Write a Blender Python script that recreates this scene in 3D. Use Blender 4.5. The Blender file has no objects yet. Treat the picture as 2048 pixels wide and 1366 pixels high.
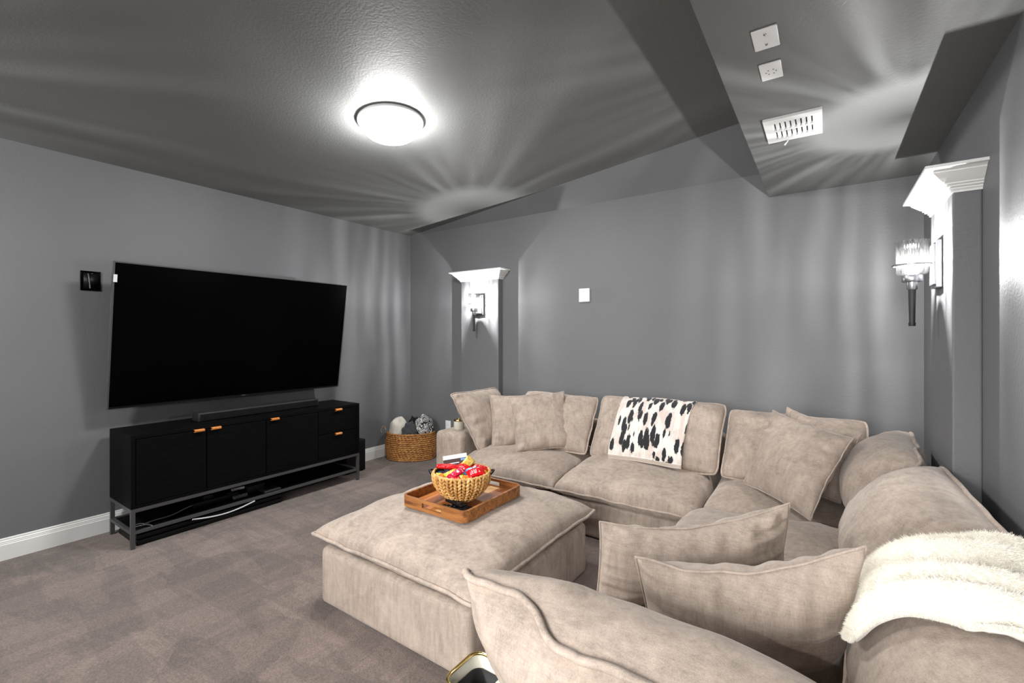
import bpy, bmesh, math, random
import numpy as np
from mathutils import Vector, Matrix, noise as mnoise

random.seed(7)
rng = np.random.default_rng(7)
SC = bpy.context.scene
COL = SC.collection

# ------------------------------------------------------------------ camera, world, exposure
cam_d = bpy.data.cameras.new('camera')
cam = bpy.data.objects.new('camera', cam_d)
COL.objects.link(cam)
cam_d.sensor_width = 36.0
cam_d.lens = 16.0
cam_d.shift_y = -0.0059
cam_d.clip_start = 0.05
cam.location = (3.922, -3.644, 1.30)
cam.rotation_euler = (math.pi / 2, 0, math.radians(34.525))
SC.camera = cam

SC.view_settings.view_transform = 'Standard'
SC.view_settings.look = 'None'
SC.view_settings.gamma = 1.0
SC.view_settings.use_curve_mapping = False
SC.view_settings.exposure = 0.0
SC.cycles.use_denoising = True
SC.cycles.max_bounces = 10
SC.cycles.diffuse_bounces = 6
SC.cycles.transparent_max_bounces = 16
SC.cycles.sample_clamp_indirect = 6.0
SC.cycles.blur_glossy = 0.5
SC.cycles.caustics_reflective = False
SC.cycles.caustics_refractive = False

world = bpy.data.worlds.new('world')
SC.world = world
world.use_nodes = True
world.node_tree.nodes['Background'].inputs[0].default_value = (0.9, 0.95, 1.0, 1)
world.node_tree.nodes['Background'].inputs[1].default_value = 0.02

SCONCE_L = 80000.0    # radiance of each sconce filament
DOME_E = 150.0         # radiance of the ceiling dome diffuser
ADDED_DOME_E = 330.0    # radiance of the unseen dome added to brighten the left wall

# added soft fill behind the camera; the rear wall has no opening
ad = bpy.data.lights.new('added_fill_light', 'AREA')
ad.shape = 'RECTANGLE'; ad.size = 1.9; ad.size_y = 1.9
ad.energy = 62.0; ad.spread = math.radians(85); ad.color = (1.0, 0.985, 0.96)
al = bpy.data.objects.new('added_fill_light', ad); COL.objects.link(al)
al.location = (3.25, -5.52, 1.05); al.rotation_euler = (math.pi / 2 - math.radians(20), 0, 0)

# ------------------------------------------------------------------ materials
def srgb(r, g, b):
    return tuple(((c / 255) / 12.92 if c / 255 <= 0.04045 else ((c / 255 + 0.055) / 1.055) ** 2.4) for c in (r, g, b))

class NT:
    def __init__(self, name):
        self.m = bpy.data.materials.new(name)
        self.m.use_nodes = True
        self.t = self.m.node_tree
        self.n = self.t.nodes
        self.b = self.n['Principled BSDF']
        self.out = self.n['Material Output']
    def add(self, kind, **kw):
        nd = self.n.new(kind)
        for k, v in kw.items():
            if k in nd.inputs:
                nd.inputs[k].default_value = v
            else:
                setattr(nd, k, v)
        return nd
    def link(self, a, b):
        self.t.links.new(a, b)
    def coord(self, kind='Object', scale=(1, 1, 1), rot=(0, 0, 0)):
        tc = self.add('ShaderNodeTexCoord')
        mp = self.add('ShaderNodeMapping')
        mp.inputs['Scale'].default_value = scale
        mp.inputs['Rotation'].default_value = rot
        self.link(tc.outputs[kind], mp.inputs[0])
        return mp.outputs[0]
    def noise(self, vec, scale, detail=3, rough=0.5, dist=0.0):
        nd = self.add('ShaderNodeTexNoise')
        nd.inputs['Scale'].default_value = scale
        nd.inputs['Detail'].default_value = detail
        nd.inputs['Roughness'].default_value = rough
        nd.inputs['Distortion'].default_value = dist
        self.link(vec, nd.inputs['Vector'])
        return nd.outputs[0]
    def ramp(self, fac, stops, interp='LINEAR'):
        r = self.add('ShaderNodeValToRGB')
        cr = r.color_ramp
        cr.interpolation = interp
        while len(cr.elements) < len(stops):
            cr.elements.new(0.5)
        for e, (p, c) in zip(cr.elements, stops):
            e.position = p
            e.color = (*c, 1) if len(c) == 3 else c
        self.link(fac, r.inputs[0])
        return r.outputs[0]
    def mixc(self, fac, a, b, mode='MIX'):
        m = self.add('ShaderNodeMix', data_type='RGBA', blend_type=mode)
        for s, v in ((0, fac), (6, a), (7, b)):
            if isinstance(v, bpy.types.NodeSocket):
                self.link(v, m.inputs[s])
            elif s == 0:
                m.inputs[0].default_value = v
            else:
                m.inputs[s].default_value = (*v, 1)
        return m.outputs[2]
    def math(self, op, a, b=None):
        m = self.add('ShaderNodeMath', operation=op)
        for i, v in enumerate((a, b)):
            if v is None:
                continue
            if isinstance(v, bpy.types.NodeSocket):
                self.link(v, m.inputs[i])
            else:
                m.inputs[i].default_value = v
        return m.outputs[0]
    def bump(self, h, strength=0.3, dist=0.002):
        b = self.add('ShaderNodeBump')
        b.inputs['Strength'].default_value = strength
        b.inputs['Distance'].default_value = dist
        self.link(h, b.inputs['Height'])
        self.link(b.outputs[0], self.b.inputs['Normal'])
    def color(self, c):
        if isinstance(c, bpy.types.NodeSocket):
            self.link(c, self.b.inputs['Base Color'])
        else:
            self.b.inputs['Base Color'].default_value = (*c, 1)
    def set(self, **kw):
        for k, v in kw.items():
            self.b.inputs[k.replace('_', ' ')].default_value = v

def plain(name, col, rough=0.5, metal=0.0, var=0.0, vscale=20, **kw):
    t = NT(name)
    if var:
        f = t.noise(t.coord(), vscale, 3)
        t.color(t.ramp(f, [(0.3, tuple(c * (1 - var) for c in col)), (0.7, tuple(min(1, c * (1 + var)) for c in col))]))
    else:
        t.color(col)
    t.set(Roughness=rough, Metallic=metal, **kw)
    return t.m

def wall_paint(name, col):
    t = NT(name)
    v = t.coord()
    f = t.noise(v, 1.3, 2)
    t.color(t.ramp(f, [(0.3, tuple(c * 0.96 for c in col)), (0.7, tuple(c * 1.04 for c in col))]))
    h = t.noise(v, 85, 3, 0.55)
    t.bump(h, 0.35, 0.004)
    t.set(Roughness=0.55)
    t.b.inputs['Specular IOR Level'].default_value = 0.35
    return t.m

M = {}
M['wall'] = wall_paint('wall_paint_grey', (0.150, 0.153, 0.160))
M['ceiling'] = wall_paint('ceiling_paint_grey', (0.166, 0.170, 0.166))
M['trim'] = plain('white_trim_paint', (0.78, 0.78, 0.77), 0.35)
M['white_plastic'] = plain('white_plastic', (0.8, 0.8, 0.8), 0.4)
M['dark_gap'] = plain('dark_recess', (0.03, 0.03, 0.03), 0.8)
M['black_gloss'] = plain('black_gloss_panel', (0.0008, 0.0008, 0.0009), 0.25)
M['black_gloss'].node_tree.nodes['Principled BSDF'].inputs['Specular IOR Level'].default_value = 0.03
M['black_plastic'] = plain('black_plastic', (0.004, 0.004, 0.0045), 0.45, var=0.2)
M['black_plastic'].node_tree.nodes['Principled BSDF'].inputs['Specular IOR Level'].default_value = 0.25
M['charcoal_plastic'] = plain('charcoal_plastic', (0.016, 0.016, 0.017), 0.5)
M['silver'] = plain('brushed_silver', (0.55, 0.56, 0.58), 0.3, 1.0)
M['nickel'] = plain('brushed_nickel', (0.36, 0.36, 0.38), 0.35, 1.0)
M['dark_metal'] = plain('dark_grey_steel', (0.075, 0.075, 0.077), 0.45, 0.3)
M['leather'] = plain('tan_leather', srgb(196, 120, 52), 0.5, var=0.15, vscale=90)
M['cable_white'] = plain('pale_cable', (0.55, 0.56, 0.58), 0.5)
M['cable_grey'] = plain('grey_cable', (0.12, 0.12, 0.125), 0.5)
M['gold'] = plain('polished_gold', (0.78, 0.58, 0.22), 0.16, 1.0)
M['cream_plastic'] = plain('cream_plastic', (0.60, 0.58, 0.49), 0.35)

def cabinet_black():
    t = NT('black_stained_wood')
    v = t.coord(scale=(6, 6, 60))
    f = t.noise(v, 2.0, 5, 0.6, 0.4)
    t.color(t.ramp(f, [(0.35, (0.0018, 0.0018, 0.0019)), (0.7, (0.0042, 0.0042, 0.0045))]))
    t.bump(f, 0.15, 0.001)
    t.set(Roughness=0.55)
    t.b.inputs['Specular IOR Level'].default_value = 0.07
    return t.m
M['cabinet'] = cabinet_black()

def carpet():
    t = NT('taupe_carpet')
    v = t.coord()
    wob = t.noise(v, 1.1, 2)
    add = t.add('ShaderNodeVectorMath', operation='MULTIPLY_ADD')
    t.link(wob, add.inputs[0]); add.inputs[1].default_value = (0.55, 0.55, 0)
    t.link(v, add.inputs[2])
    vo = t.add('ShaderNodeTexVoronoi')
    vo.inputs['Scale'].default_value = 2.3
    t.link(add.outputs[0], vo.inputs['Vector'])
    sep = t.add('ShaderNodeSeparateColor'); t.link(vo.outputs['Color'], sep.inputs[0])
    streak = t.ramp(t.noise(t.coord(scale=(1.0, 4.2, 1), rot=(0, 0, 0.75)), 1.5, 5, 0.62, 0.5), [(0.485, (0, 0, 0)), (0.525, (1, 1, 1))])
    streak2 = t.ramp(t.noise(t.coord(scale=(5.2, 0.9, 1), rot=(0, 0, 0.25)), 1.3, 5, 0.62, 0.5), [(0.485, (0, 0, 0)), (0.53, (1, 1, 1))])
    fine = t.noise(v, 120, 4, 0.85)
    mid = t.noise(v, 36, 4, 0.7)
    a = t.math('MULTIPLY', sep.outputs[0], 0.12)
    b = t.math('MULTIPLY', streak, 0.075)
    b2 = t.math('MULTIPLY', streak2, 0.06)
    c = t.math('MULTIPLY', fine, 0.95)
    d = t.math('MULTIPLY', mid, 0.30)
    s = t.math('ADD', t.math('ADD', a, b), t.math('ADD', t.math('ADD', c, d), b2))
    base = (0.172, 0.126, 0.106)
    t.color(t.ramp(s, [(0.52, tuple(x * 0.38 for x in base)), (0.75, tuple(x * 0.95 for x in base)), (1.0, tuple(x * 1.9 for x in base))]))
    t.bump(t.math('ADD', fine, t.math('MULTIPLY', mid, 0.6)), 0.8, 0.012)
    t.set(Roughness=0.95, Sheen_Weight=0.25, Sheen_Roughness=0.5)
    t.b.inputs['Specular IOR Level'].default_value = 0.05
    return t.m
M['carpet'] = carpet()

def velvet(name, col):
    t = NT(name)
    v = t.coord()
    big = t.noise(v, 7.0, 4, 0.6, 0.8)
    brush = t.noise(t.coord(scale=(30, 30, 4)), 1.6, 3, 0.6)
    fine = t.noise(v, 420, 2, 0.6)
    warp = t.noise(t.coord(scale=(300, 300, 28)), 1.0, 2, 0.6)
    weft = t.noise(t.coord(scale=(28, 28, 300)), 1.0, 2, 0.6)
    s = t.math('ADD', t.math('MULTIPLY', big, 0.30), t.math('MULTIPLY', brush, 0.24))
    s = t.math('ADD', s, t.math('MULTIPLY', fine, 0.16))
    s = t.math('ADD', s, t.math('MULTIPLY', t.math('ADD', warp, weft), 0.16))
    t.color(t.ramp(s, [(0.38, tuple(c * 0.62 for c in col)), (0.51, col), (0.64, tuple(c * 1.34 for c in col))]))
    t.bump(t.math('ADD', t.math('ADD', warp, weft), fine), 0.35, 0.0016)
    t.set(Roughness=0.85, Sheen_Weight=0.35, Sheen_Roughness=0.35)
    t.b.inputs['Sheen Tint'].default_value = (0.95, 0.9, 0.86, 1)
    t.b.inputs['Specular IOR Level'].default_value = 0.12
    return t.m
M['velvet'] = velvet('greige_chenille', (0.345, 0.282, 0.238))
M['velvet_seam'] = velvet('greige_chenille_piping', (0.365, 0.30, 0.255))

def wood(name, c1, c2, c3, scale=(3, 40, 40)):
    t = NT(name)
    f = t.noise(t.coord(scale=scale), 1.2, 5, 0.6, 0.6)
    t.color(t.ramp(f, [(0.3, c1), (0.5, c2), (0.72, c3)]))
    t.bump(f, 0.1, 0.0006)
    t.set(Roughness=0.55)
    t.b.inputs['Specular IOR Level'].default_value = 0.3
    return t.m
M['acacia'] = wood('acacia_rim', srgb(96, 58, 28), srgb(144, 92, 48), srgb(172, 116, 64))
M['plank_a'] = wood('acacia_plank_amber', srgb(136, 78, 34), srgb(176, 106, 52), srgb(196, 128, 70), (40, 3, 40))
M['plank_b'] = wood('acacia_plank_brown', srgb(98, 54, 26), srgb(134, 78, 40), srgb(160, 98, 54), (40, 3, 40))
M['plank_c'] = wood('acacia_plank_pale', srgb(178, 128, 78), srgb(204, 156, 104), srgb(214, 172, 120), (40, 3, 40))

def fibre(name, stops, scale=(60, 60, 60)):
    t = NT(name)
    f = t.noise(t.coord(scale=scale), 1.0, 4, 0.65)
    t.color(t.ramp(f, stops))
    t.bump(f, 0.4, 0.002)
    t.set(Roughness=0.65)
    return t.m
M['seagrass'] = fibre('seagrass_rope', [(0.28, srgb(112, 68, 28)), (0.48, srgb(166, 110, 54)), (0.70, srgb(204, 152, 90))], (30, 30, 60))
M['hyacinth'] = fibre('water_hyacinth', [(0.25, srgb(140, 92, 42)), (0.48, srgb(192, 142, 78)), (0.70, srgb(226, 188, 124))], (26, 26, 20))

M['hyacinth_gap_shade'] = fibre('water_hyacinth_gap_shade', [(0.28, srgb(48, 26, 10)), (0.6, srgb(86, 52, 24))], (50, 50, 40))  # shade of the gaps between leaves, put into the shell colour

def cloth(name, col, var=0.12, bump=0.4, scale=160, sheen=0.2):
    t = NT(name)
    v = t.coord()
    f = t.noise(v, scale, 3, 0.6)
    t.color(t.ramp(f, [(0.3, tuple(c * (1 - var) for c in col)), (0.7, tuple(min(1, c * (1 + var)) for c in col))]))
    t.bump(f, bump, 0.003)
    t.set(Roughness=0.9, Sheen_Weight=sheen)
    t.b.inputs['Specular IOR Level'].default_value = 0.1
    return t.m
M['cream_knit'] = cloth('cream_fleece', (0.62, 0.58, 0.52))
M['grey_knit'] = cloth('charcoal_knit', (0.055, 0.055, 0.062), 0.4, 0.9, 110)
M['black_cloth'] = cloth('black_cloth', (0.006, 0.006, 0.007))
M['fur'] = cloth('ivory_faux_fur', (0.90, 0.865, 0.785), 0.05, 0.5, 120, 0.5)

def animal_print():
    t = NT('cheetah_print_knit')
    tc = t.add('ShaderNodeTexCoord')
    mp = t.add('ShaderNodeMapping')
    mp.inputs['Scale'].default_value = (14.0, 7.0, 1)
    mp.inputs['Rotation'].default_value = (0, 0, -0.26)
    t.link(tc.outputs['UV'], mp.inputs[0])
    dn = t.add('ShaderNodeTexNoise'); dn.inputs['Scale'].default_value = 2.4; dn.inputs['Detail'].default_value = 5
    dn.inputs['Roughness'].default_value = 0.75
    t.link(mp.outputs[0], dn.inputs['Vector'])
    ma = t.add('ShaderNodeVectorMath', operation='MULTIPLY_ADD')
    t.link(dn.outputs['Color'], ma.inputs[0]); ma.inputs[1].default_value = (0.75, 0.75, 0)
    t.link(mp.outputs[0], ma.inputs[2])
    vo = t.add('ShaderNodeTexVoronoi'); vo.inputs['Scale'].default_value = 1.0
    vo.inputs['Randomness'].default_value = 0.85
    t.link(ma.outputs[0], vo.inputs['Vector'])
    spot = t.ramp(vo.outputs['Distance'], [(0.47, (1, 1, 1)), (0.50, (0, 0, 0))])
    pk = t.noise(mp.outputs[0], 0.9, 2)
    base = t.ramp(pk, [(0.46, (0.68, 0.645, 0.60)), (0.62, (0.60, 0.50, 0.455))])
    t.color(t.mixc(spot, base, (0.010, 0.010, 0.013)))
    t.set(Roughness=0.9, Sheen_Weight=0.2)
    t.bump(t.noise(t.coord(), 220, 2), 0.4, 0.002)
    return t.m
M['animal'] = animal_print()
M['hem'] = cloth('beige_hem', (0.45, 0.385, 0.335))

def swirl_print():
    t = NT('black_white_swirl_knit')
    v = t.coord(scale=(1, 1, 1))
    f = t.noise(v, 11, 1, 0.4, 2.2)
    w = t.math('SINE', t.math('MULTIPLY', f, 42.0))
    t.color(t.ramp(t.math('ADD', t.math('MULTIPLY', w, 0.5), 0.5), [(0.47, (0.008, 0.008, 0.009)), (0.53, (0.62, 0.61, 0.59))]))
    t.set(Roughness=0.9)
    t.bump(t.noise(v, 150, 2), 0.4, 0.003)
    return t.m
M['swirl'] = swirl_print()

def foil(name, col, rough=0.22, col2=None):
    t = NT(name)
    v = t.coord()
    f = t.noise(v, 45, 3)
    if col2:
        t.color(t.ramp(t.noise(v, 38, 1), [(0.48, col), (0.52, col2)]))
    else:
        t.color(col)
    t.bump(f, 0.7, 0.006)
    t.set(Roughness=rough, Metallic=0.15)
    return t.m
M['foil_red'] = foil('red_wrapper', (0.62, 0.006, 0.012), 0.22)
M['foil_crimson'] = foil('crimson_wrapper', (0.50, 0.012, 0.05), 0.22)
M['foil_gold'] = foil('gold_wrapper', (0.62, 0.38, 0.06), 0.25, (0.75, 0.55, 0.16))
M['foil_orange'] = foil('orange_wrapper', (0.75, 0.22, 0.02), 0.3, (0.75, 0.48, 0.04))
M['foil_yellow'] = foil('yellow_wrapper', (0.72, 0.42, 0.02), 0.3, (0.55, 0.55, 0.03))
M['foil_blue'] = foil('blue_wrapper', (0.05, 0.25, 0.55), 0.25, (0.35, 0.6, 0.8))
M['foil_black'] = foil('black_wrapper', (0.01, 0.01, 0.012), 0.3, (0.02, 0.12, 0.28))
M['card_white'] = plain('white_card', (0.75, 0.75, 0.75), 0.5)
M['card_brown'] = plain('chocolate_card', (0.035, 0.013, 0.013), 0.7)
M['card_blue'] = plain('blue_card', (0.12, 0.25, 0.5), 0.4)

def emitter(name, col, strength):
    t = NT(name)
    e = t.add('ShaderNodeEmission')
    e.inputs[0].default_value = (*col, 1)
    e.inputs[1].default_value = strength
    t.link(e.outputs[0], t.out.inputs[0])
    return t.m
M['dome'] = emitter('dome_diffuser_lit', (1.0, 0.995, 0.98), DOME_E)
M['added_dome'] = emitter('added_dome_diffuser_lit', (1.0, 0.995, 0.98), ADDED_DOME_E)
M['bulb'] = emitter('filament_lit', (1.0, 0.99, 0.975), SCONCE_L)

def ribbed_glass():
    t = NT('ribbed_glass')
    tc = t.add('ShaderNodeTexCoord')
    mp = t.add('ShaderNodeMapping')
    mp.inputs['Scale'].default_value = (1.0, 0.05, 1)
    t.link(tc.outputs['UV'], mp.inputs[0])
    n1 = t.noise(mp.outputs[0], 150, 2, 0.7)
    n2 = t.noise(mp.outputs[0], 45, 1, 0.5)
    s = t.math('ADD', t.math('MULTIPLY', n1, 0.6), t.math('MULTIPLY', n2, 0.4))
    c = t.ramp(s, [(0.38, (0.34, 0.34, 0.34)), (0.50, (0.64, 0.64, 0.64)), (0.62, (1, 1, 1))])
    tr = t.add('ShaderNodeBsdfTransparent'); t.link(c, tr.inputs[0])
    tl = t.add('ShaderNodeBsdfTranslucent'); tl.inputs[0].default_value = (0.95, 0.95, 0.95, 1)
    gl = t.add('ShaderNodeBsdfGlossy'); gl.inputs[0].default_value = (0.9, 0.9, 0.9, 1); gl.inputs['Roughness'].default_value = 0.15
    m1 = t.add('ShaderNodeMixShader'); m1.inputs[0].default_value = 0.0012
    t.link(tr.outputs[0], m1.inputs[1]); t.link(tl.outputs[0], m1.inputs[2])
    m2 = t.add('ShaderNodeMixShader'); m2.inputs[0].default_value = 0.05
    t.link(m1.outputs[0], m2.inputs[1]); t.link(gl.outputs[0], m2.inputs[2])
    t.link(m2.outputs[0], t.out.inputs[0])
    return t.m
def clear_glass():
    t = NT('clear_glass')
    tr = t.add('ShaderNodeBsdfTransparent'); tr.inputs[0].default_value = (0.97, 0.97, 0.97, 1)
    gl = t.add('ShaderNodeBsdfGlossy'); gl.inputs['Roughness'].default_value = 0.05
    m = t.add('ShaderNodeMixShader'); m.inputs[0].default_value = 0.04
    t.link(tr.outputs[0], m.inputs[1]); t.link(gl.outputs[0], m.inputs[2])
    tl = t.add('ShaderNodeBsdfTranslucent')
    m3 = t.add('ShaderNodeMixShader'); m3.inputs[0].default_value = 0.02
    t.link(m.outputs[0], m3.inputs[1]); t.link(tl.outputs[0], m3.inputs[2])
    t.link(m3.outputs[0], t.out.inputs[0])
    return t.m
M['clear'] = clear_glass()
M['ribbed'] = ribbed_glass()

# ------------------------------------------------------------------ geometry helpers
class G:
    """a bag of vertices and faces"""
    def __init__(self):
        self.v = []; self.f = []; self.uv = None
    def add(self, v, f):
        k = len(self.v)
        self.v += [tuple(map(float, p)) for p in v]
        self.f += [tuple(i + k for i in q) for q in f]
        return self
    def shift(self, d):
        self.v = [(a + d[0], b + d[1], c + d[2]) for a, b, c in self.v]
        return self
    def mat(self, m):
        self.v = [tuple(m @ Vector(p)) for p in self.v]
        return self

def link_mesh(name, g, mat, parent=None, smooth=True, mats=None, fmat=None, auto=None):
    me = bpy.data.meshes.new(name)
    me.from_pydata(g.v, [], g.f)
    if mats:
        for m in mats:
            me.materials.append(m)
        for p, i in zip(me.polygons, fmat):
            p.material_index = i
    else:
        me.materials.append(mat)
    if g.uv is not None:
        uvl = me.uv_layers.new(name='UVMap')
        for lp in me.loops:
            uvl.data[lp.index].uv = g.uv[lp.vertex_index]
    if smooth:
        me.polygons.foreach_set('use_smooth', [True] * len(me.polygons))
        if auto:
            me.set_sharp_from_angle(angle=math.radians(auto))
    o = bpy.data.objects.new(name, me)
    COL.objects.link(o)
    if parent:
        o.parent = parent
    return o

def tag(o, label=None, cat=None, group=None, kind=None):
    if label: o['label'] = label
    if cat: o['category'] = cat
    if group: o['group'] = group
    if kind: o['kind'] = kind
    return o

def thing(name, label, cat, loc=(0, 0, 0), rotz=0.0, group=None, kind=None):
    o = bpy.data.objects.new(name, None)
    o.empty_display_size = 0.1
    COL.objects.link(o)
    o.location = loc
    o.rotation_euler = (0, 0, rotz)
    return tag(o, label, cat, group, kind)

def part(name, g, mat, root, world=True, **kw):
    """link g under root; g is in world coordinates when world=True (roots with no rotation)"""
    if world:
        b = root
        d = Vector((0, 0, 0))
        while b is not None:
            d += b.location
            b = b.parent
        g = g.shift(-d)
    return link_mesh(name, g, mat, root, **kw)

def box(x0, x1, y0, y1, z0, z1, bev=0.0, seg=2):
    bm = bmesh.new()
    bmesh.ops.create_cube(bm, size=1.0)
    for v in bm.verts:
        v.co = Vector((x0 + (v.co.x + .5) * (x1 - x0), y0 + (v.co.y + .5) * (y1 - y0), z0 + (v.co.z + .5) * (z1 - z0)))
    if bev:
        bmesh.ops.bevel(bm, geom=bm.edges[:], offset=bev, segments=seg, profile=0.6, affect='EDGES')
    g = G()
    bm.verts.index_update()
    g.add([v.co[:] for v in bm.verts], [[v.index for v in f.verts] for f in bm.faces])
    bm.free()
    return g

def join(*gs):
    r = G()
    for q in gs:
        r.add(q.v, q.f)
    return r

def tube(path, r, closed=False, sides=8, cap=True):
    P = np.array(path, float)
    n = len(P)
    R = np.full(n, r) if np.isscalar(r) else np.array(r, float)
    if closed:
        T = np.roll(P, -1, 0) - np.roll(P, 1, 0)
    else:
        T = np.gradient(P, axis=0)
    T /= np.linalg.norm(T, axis=1)[:, None] + 1e-12
    ref = np.array([0, 0, 1.0]) if abs(T[0][2]) < 0.9 else np.array([1.0, 0, 0])
    U = np.cross(T[0], ref); U /= np.linalg.norm(U)
    vs = []
    for i in range(n):
        U = U - T[i] * (U @ T[i]); U /= np.linalg.norm(U) + 1e-12
        W = np.cross(T[i], U)
        for k in range(sides):
            a = 2 * math.pi * k / sides
            vs.append(P[i] + R[i] * (math.cos(a) * U + math.sin(a) * W))
    fs = []
    for i in range(n if closed else n - 1):
        j = (i + 1) % n
        for k in range(sides):
            l = (k + 1) % sides
            fs.append((i * sides + k, j * sides + k, j * sides + l, i * sides + l))
    if not closed and cap:
        fs.append(tuple(range(sides))[::-1])
        fs.append(tuple((n - 1) * sides + k for k in range(sides)))
    return G().add(vs, [q[::-1] for q in fs])

def lathe(profile, c=(0, 0, 0), seg=48, sx=1.0, sy=1.0, rot=0.0, uv=False):
    g = G()
    vs, fs, uvs = [], [], []
    m = seg + 1 if uv else seg
    for (r, z) in profile:
        for k in range(m):
            a = 2 * math.pi * k / seg
            x, y = r * math.cos(a) * sx, r * math.sin(a) * sy
            vs.append((c[0] + x * math.cos(rot) - y * math.sin(rot), c[1] + x * math.sin(rot) + y * math.cos(rot), c[2] + z))
            uvs.append((k / seg, z * 4))
    for i in range(len(profile) - 1):
        for k in range(seg):
            l = (k + 1) % m if uv else (k + 1) % seg
            fs.append((i * m + k, i * m + l, (i + 1) * m + l, (i + 1) * m + k))
    g.add(vs, fs)
    if uv:
        g.uv = uvs
    return g

def quad(a, b, c, d):
    return G().add([a, b, c, d], [(0, 1, 2, 3)])

def slab(a, b, c, d, n):
    """a quad a,b,c,d given thickness by the offset vector n"""
    n = np.array(n)
    v = [np.array(p, float) for p in (a, b, c, d)]
    v += [p + n for p in v]
    return G().add(v, [(0, 1, 2, 3), (7, 6, 5, 4), (0, 4, 5, 1), (1, 5, 6, 2), (2, 6, 7, 3), (3, 7, 4, 0)])

def nz(x, y, z=0.0):
    return mnoise.noise(Vector((x, y, z)))

# ------------------------------------------------------------------ cushions
class Cushion:
    def __init__(self, TL, TR, BR, BL, front, back, n=44, bow=0.05, pucker=0.010, wave=0.0, seed=0, q=0.52, pw=2.3, lump=0.012, extra=None, zmin=None, plump=0.0, rnd=0.0):
        TL, TR, BR, BL = [np.array(p, float) for p in (TL, TR, BR, BL)]
        self.n = n
        lin = np.linspace(0, 1, n + 1)
        ss = 0.45 * lin + 0.55 * (0.5 - 0.5 * np.cos(np.pi * lin))
        S, T = np.meshgrid(ss, ss, indexing='ij')
        Sb = 0.5 + (S - 0.5) * (1 - bow * 4 * T * (1 - T))
        Tb = 0.5 + (T - 0.5) * (1 - bow * 4 * S * (1 - S))
        if rnd:
            kr = 1 - rnd * (np.abs(2 * S - 1) * np.abs(2 * T - 1)) ** 7
            Sb = .5 + (Sb - .5) * kr; Tb = .5 + (Tb - .5) * kr
        s, t = Sb[..., None], Tb[..., None]
        P = TL * (1 - s) * (1 - t) + TR * s * (1 - t) + BR * s * t + BL * (1 - s) * t
        N = np.cross((TR + BR) - (TL + BL), (TL + TR) - (BL + BR))
        N /= np.linalg.norm(N)
        self.N = N
        a, b = np.abs(2 * S - 1), np.abs(2 * T - 1)
        prof = np.clip((1 - a ** pw) * (1 - b ** pw), 0, 1) ** q
        prof = prof * (1 + plump * (T - 0.5))
        ga = a ** 3 * (1 - a ** 10); gb = b ** 3 * (1 - b ** 10)
        W = np.zeros((2, n + 1, n + 1)); E = np.zeros((n + 1, n + 1))
        for i in range(n + 1):
            for j in range(n + 1):
                x, y = S[i, j], T[i, j]
                for k in (0, 1):
                    z = seed * 3.7 + k * 11.3
                    W[k, i, j] = pucker * (ga[i, j] * nz(y * 11, x * 1.6, z) + gb[i, j] * nz(x * 11, y * 1.6, z + 5)) * 1.6 \
                        + lump * nz(x * 2.6, y * 2.6, z + 9) * prof[i, j]
                if wave:
                    m = max(a[i, j], b[i, j]) ** 4
                    E[i, j] = wave * m * (nz(x * 5.2 + y * 4.1, seed * 1.9) + 0.5 * nz(x * 11 + y * 9, seed * 1.3 + 4))
        edge = (np.maximum(a, b) > 0.9999)
        Pc = P + E[..., None] * N
        hf = front * prof + W[0] * 1.0
        hb = back * prof + W[1] * 1.0
        hf[edge] = 0; hb[edge] = 0
        self.F = Pc + np.maximum(hf, 0)[..., None] * N
        self.B = Pc - np.maximum(hb, 0)[..., None] * N
        if extra is not None:
            self.F = extra(self.F, S, T); self.B = extra(self.B, S, T)
        if zmin is not None:
            self.F[..., 2] = np.maximum(self.F[..., 2], zmin); self.B[..., 2] = np.maximum(self.B[..., 2], zmin)
    def geo(self):
        n = self.n
        g = G()
        vs = [tuple(self.F[i, j]) for i in range(n + 1) for j in range(n + 1)]
        idx = lambda i, j: i * (n + 1) + j
        bidx = {}
        for i in range(n + 1):
            for j in range(n + 1):
                if i in (0, n) or j in (0, n):
                    bidx[i, j] = idx(i, j)
                else:
                    bidx[i, j] = len(vs); vs.append(tuple(self.B[i, j]))
        fs = []
        for i in range(n):
            for j in range(n):
                fs.append((idx(i, j), idx(i, j + 1), idx(i + 1, j + 1), idx(i + 1, j)))
                fs.append((bidx[i, j], bidx[i + 1, j], bidx[i + 1, j + 1], bidx[i, j + 1]))
        return g.add(vs, fs)
    def rim(self):
        n = self.n
        idx = [(i, 0) for i in range(n)] + [(n, j) for j in range(n)] + [(n - i, n) for i in range(n)] + [(0, n - j) for j in range(n)]
        return [self.F[i, j] for i, j in idx]
    def piping(self, r):
        P = np.array(self.rim())
        C = P.mean(0)
        P = P + (P - C) / np.linalg.norm(P - C, axis=1)[:, None] * r * 0.6
        return tube(P, r, True, 7)
    def at(self, u, v, side='F'):
        """bilinear sample by grid index fraction"""
        A = self.F if side == 'F' else self.B
        n = self.n
        x, y = min(max(u, 0), 1) * n, min(max(v, 0), 1) * n
        i, j = min(int(x), n - 1), min(int(y), n - 1)
        fx, fy = x - i, y - j
        return A[i, j] * (1 - fx) * (1 - fy) + A[i + 1, j] * fx * (1 - fy) + A[i, j + 1] * (1 - fx) * fy + A[i + 1, j + 1] * fx * fy

def add_cushion(name, c, root, pipe=None, mat='velvet'):
    o = part(name, c.geo(), M[mat], root)
    if pipe:
        part('piping', c.piping(pipe), M['velvet_seam'], o)
    return o

# ================================================================== SETTING
RX = 4.41            # right wall
RY = -5.6            # rear wall
SX, SZ = 3.60, 2.267 # soffit edge and underside
ZC = 2.44            # ceiling height along the left wall
SL = 0.0786          # ceiling slope rising to the right

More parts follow.
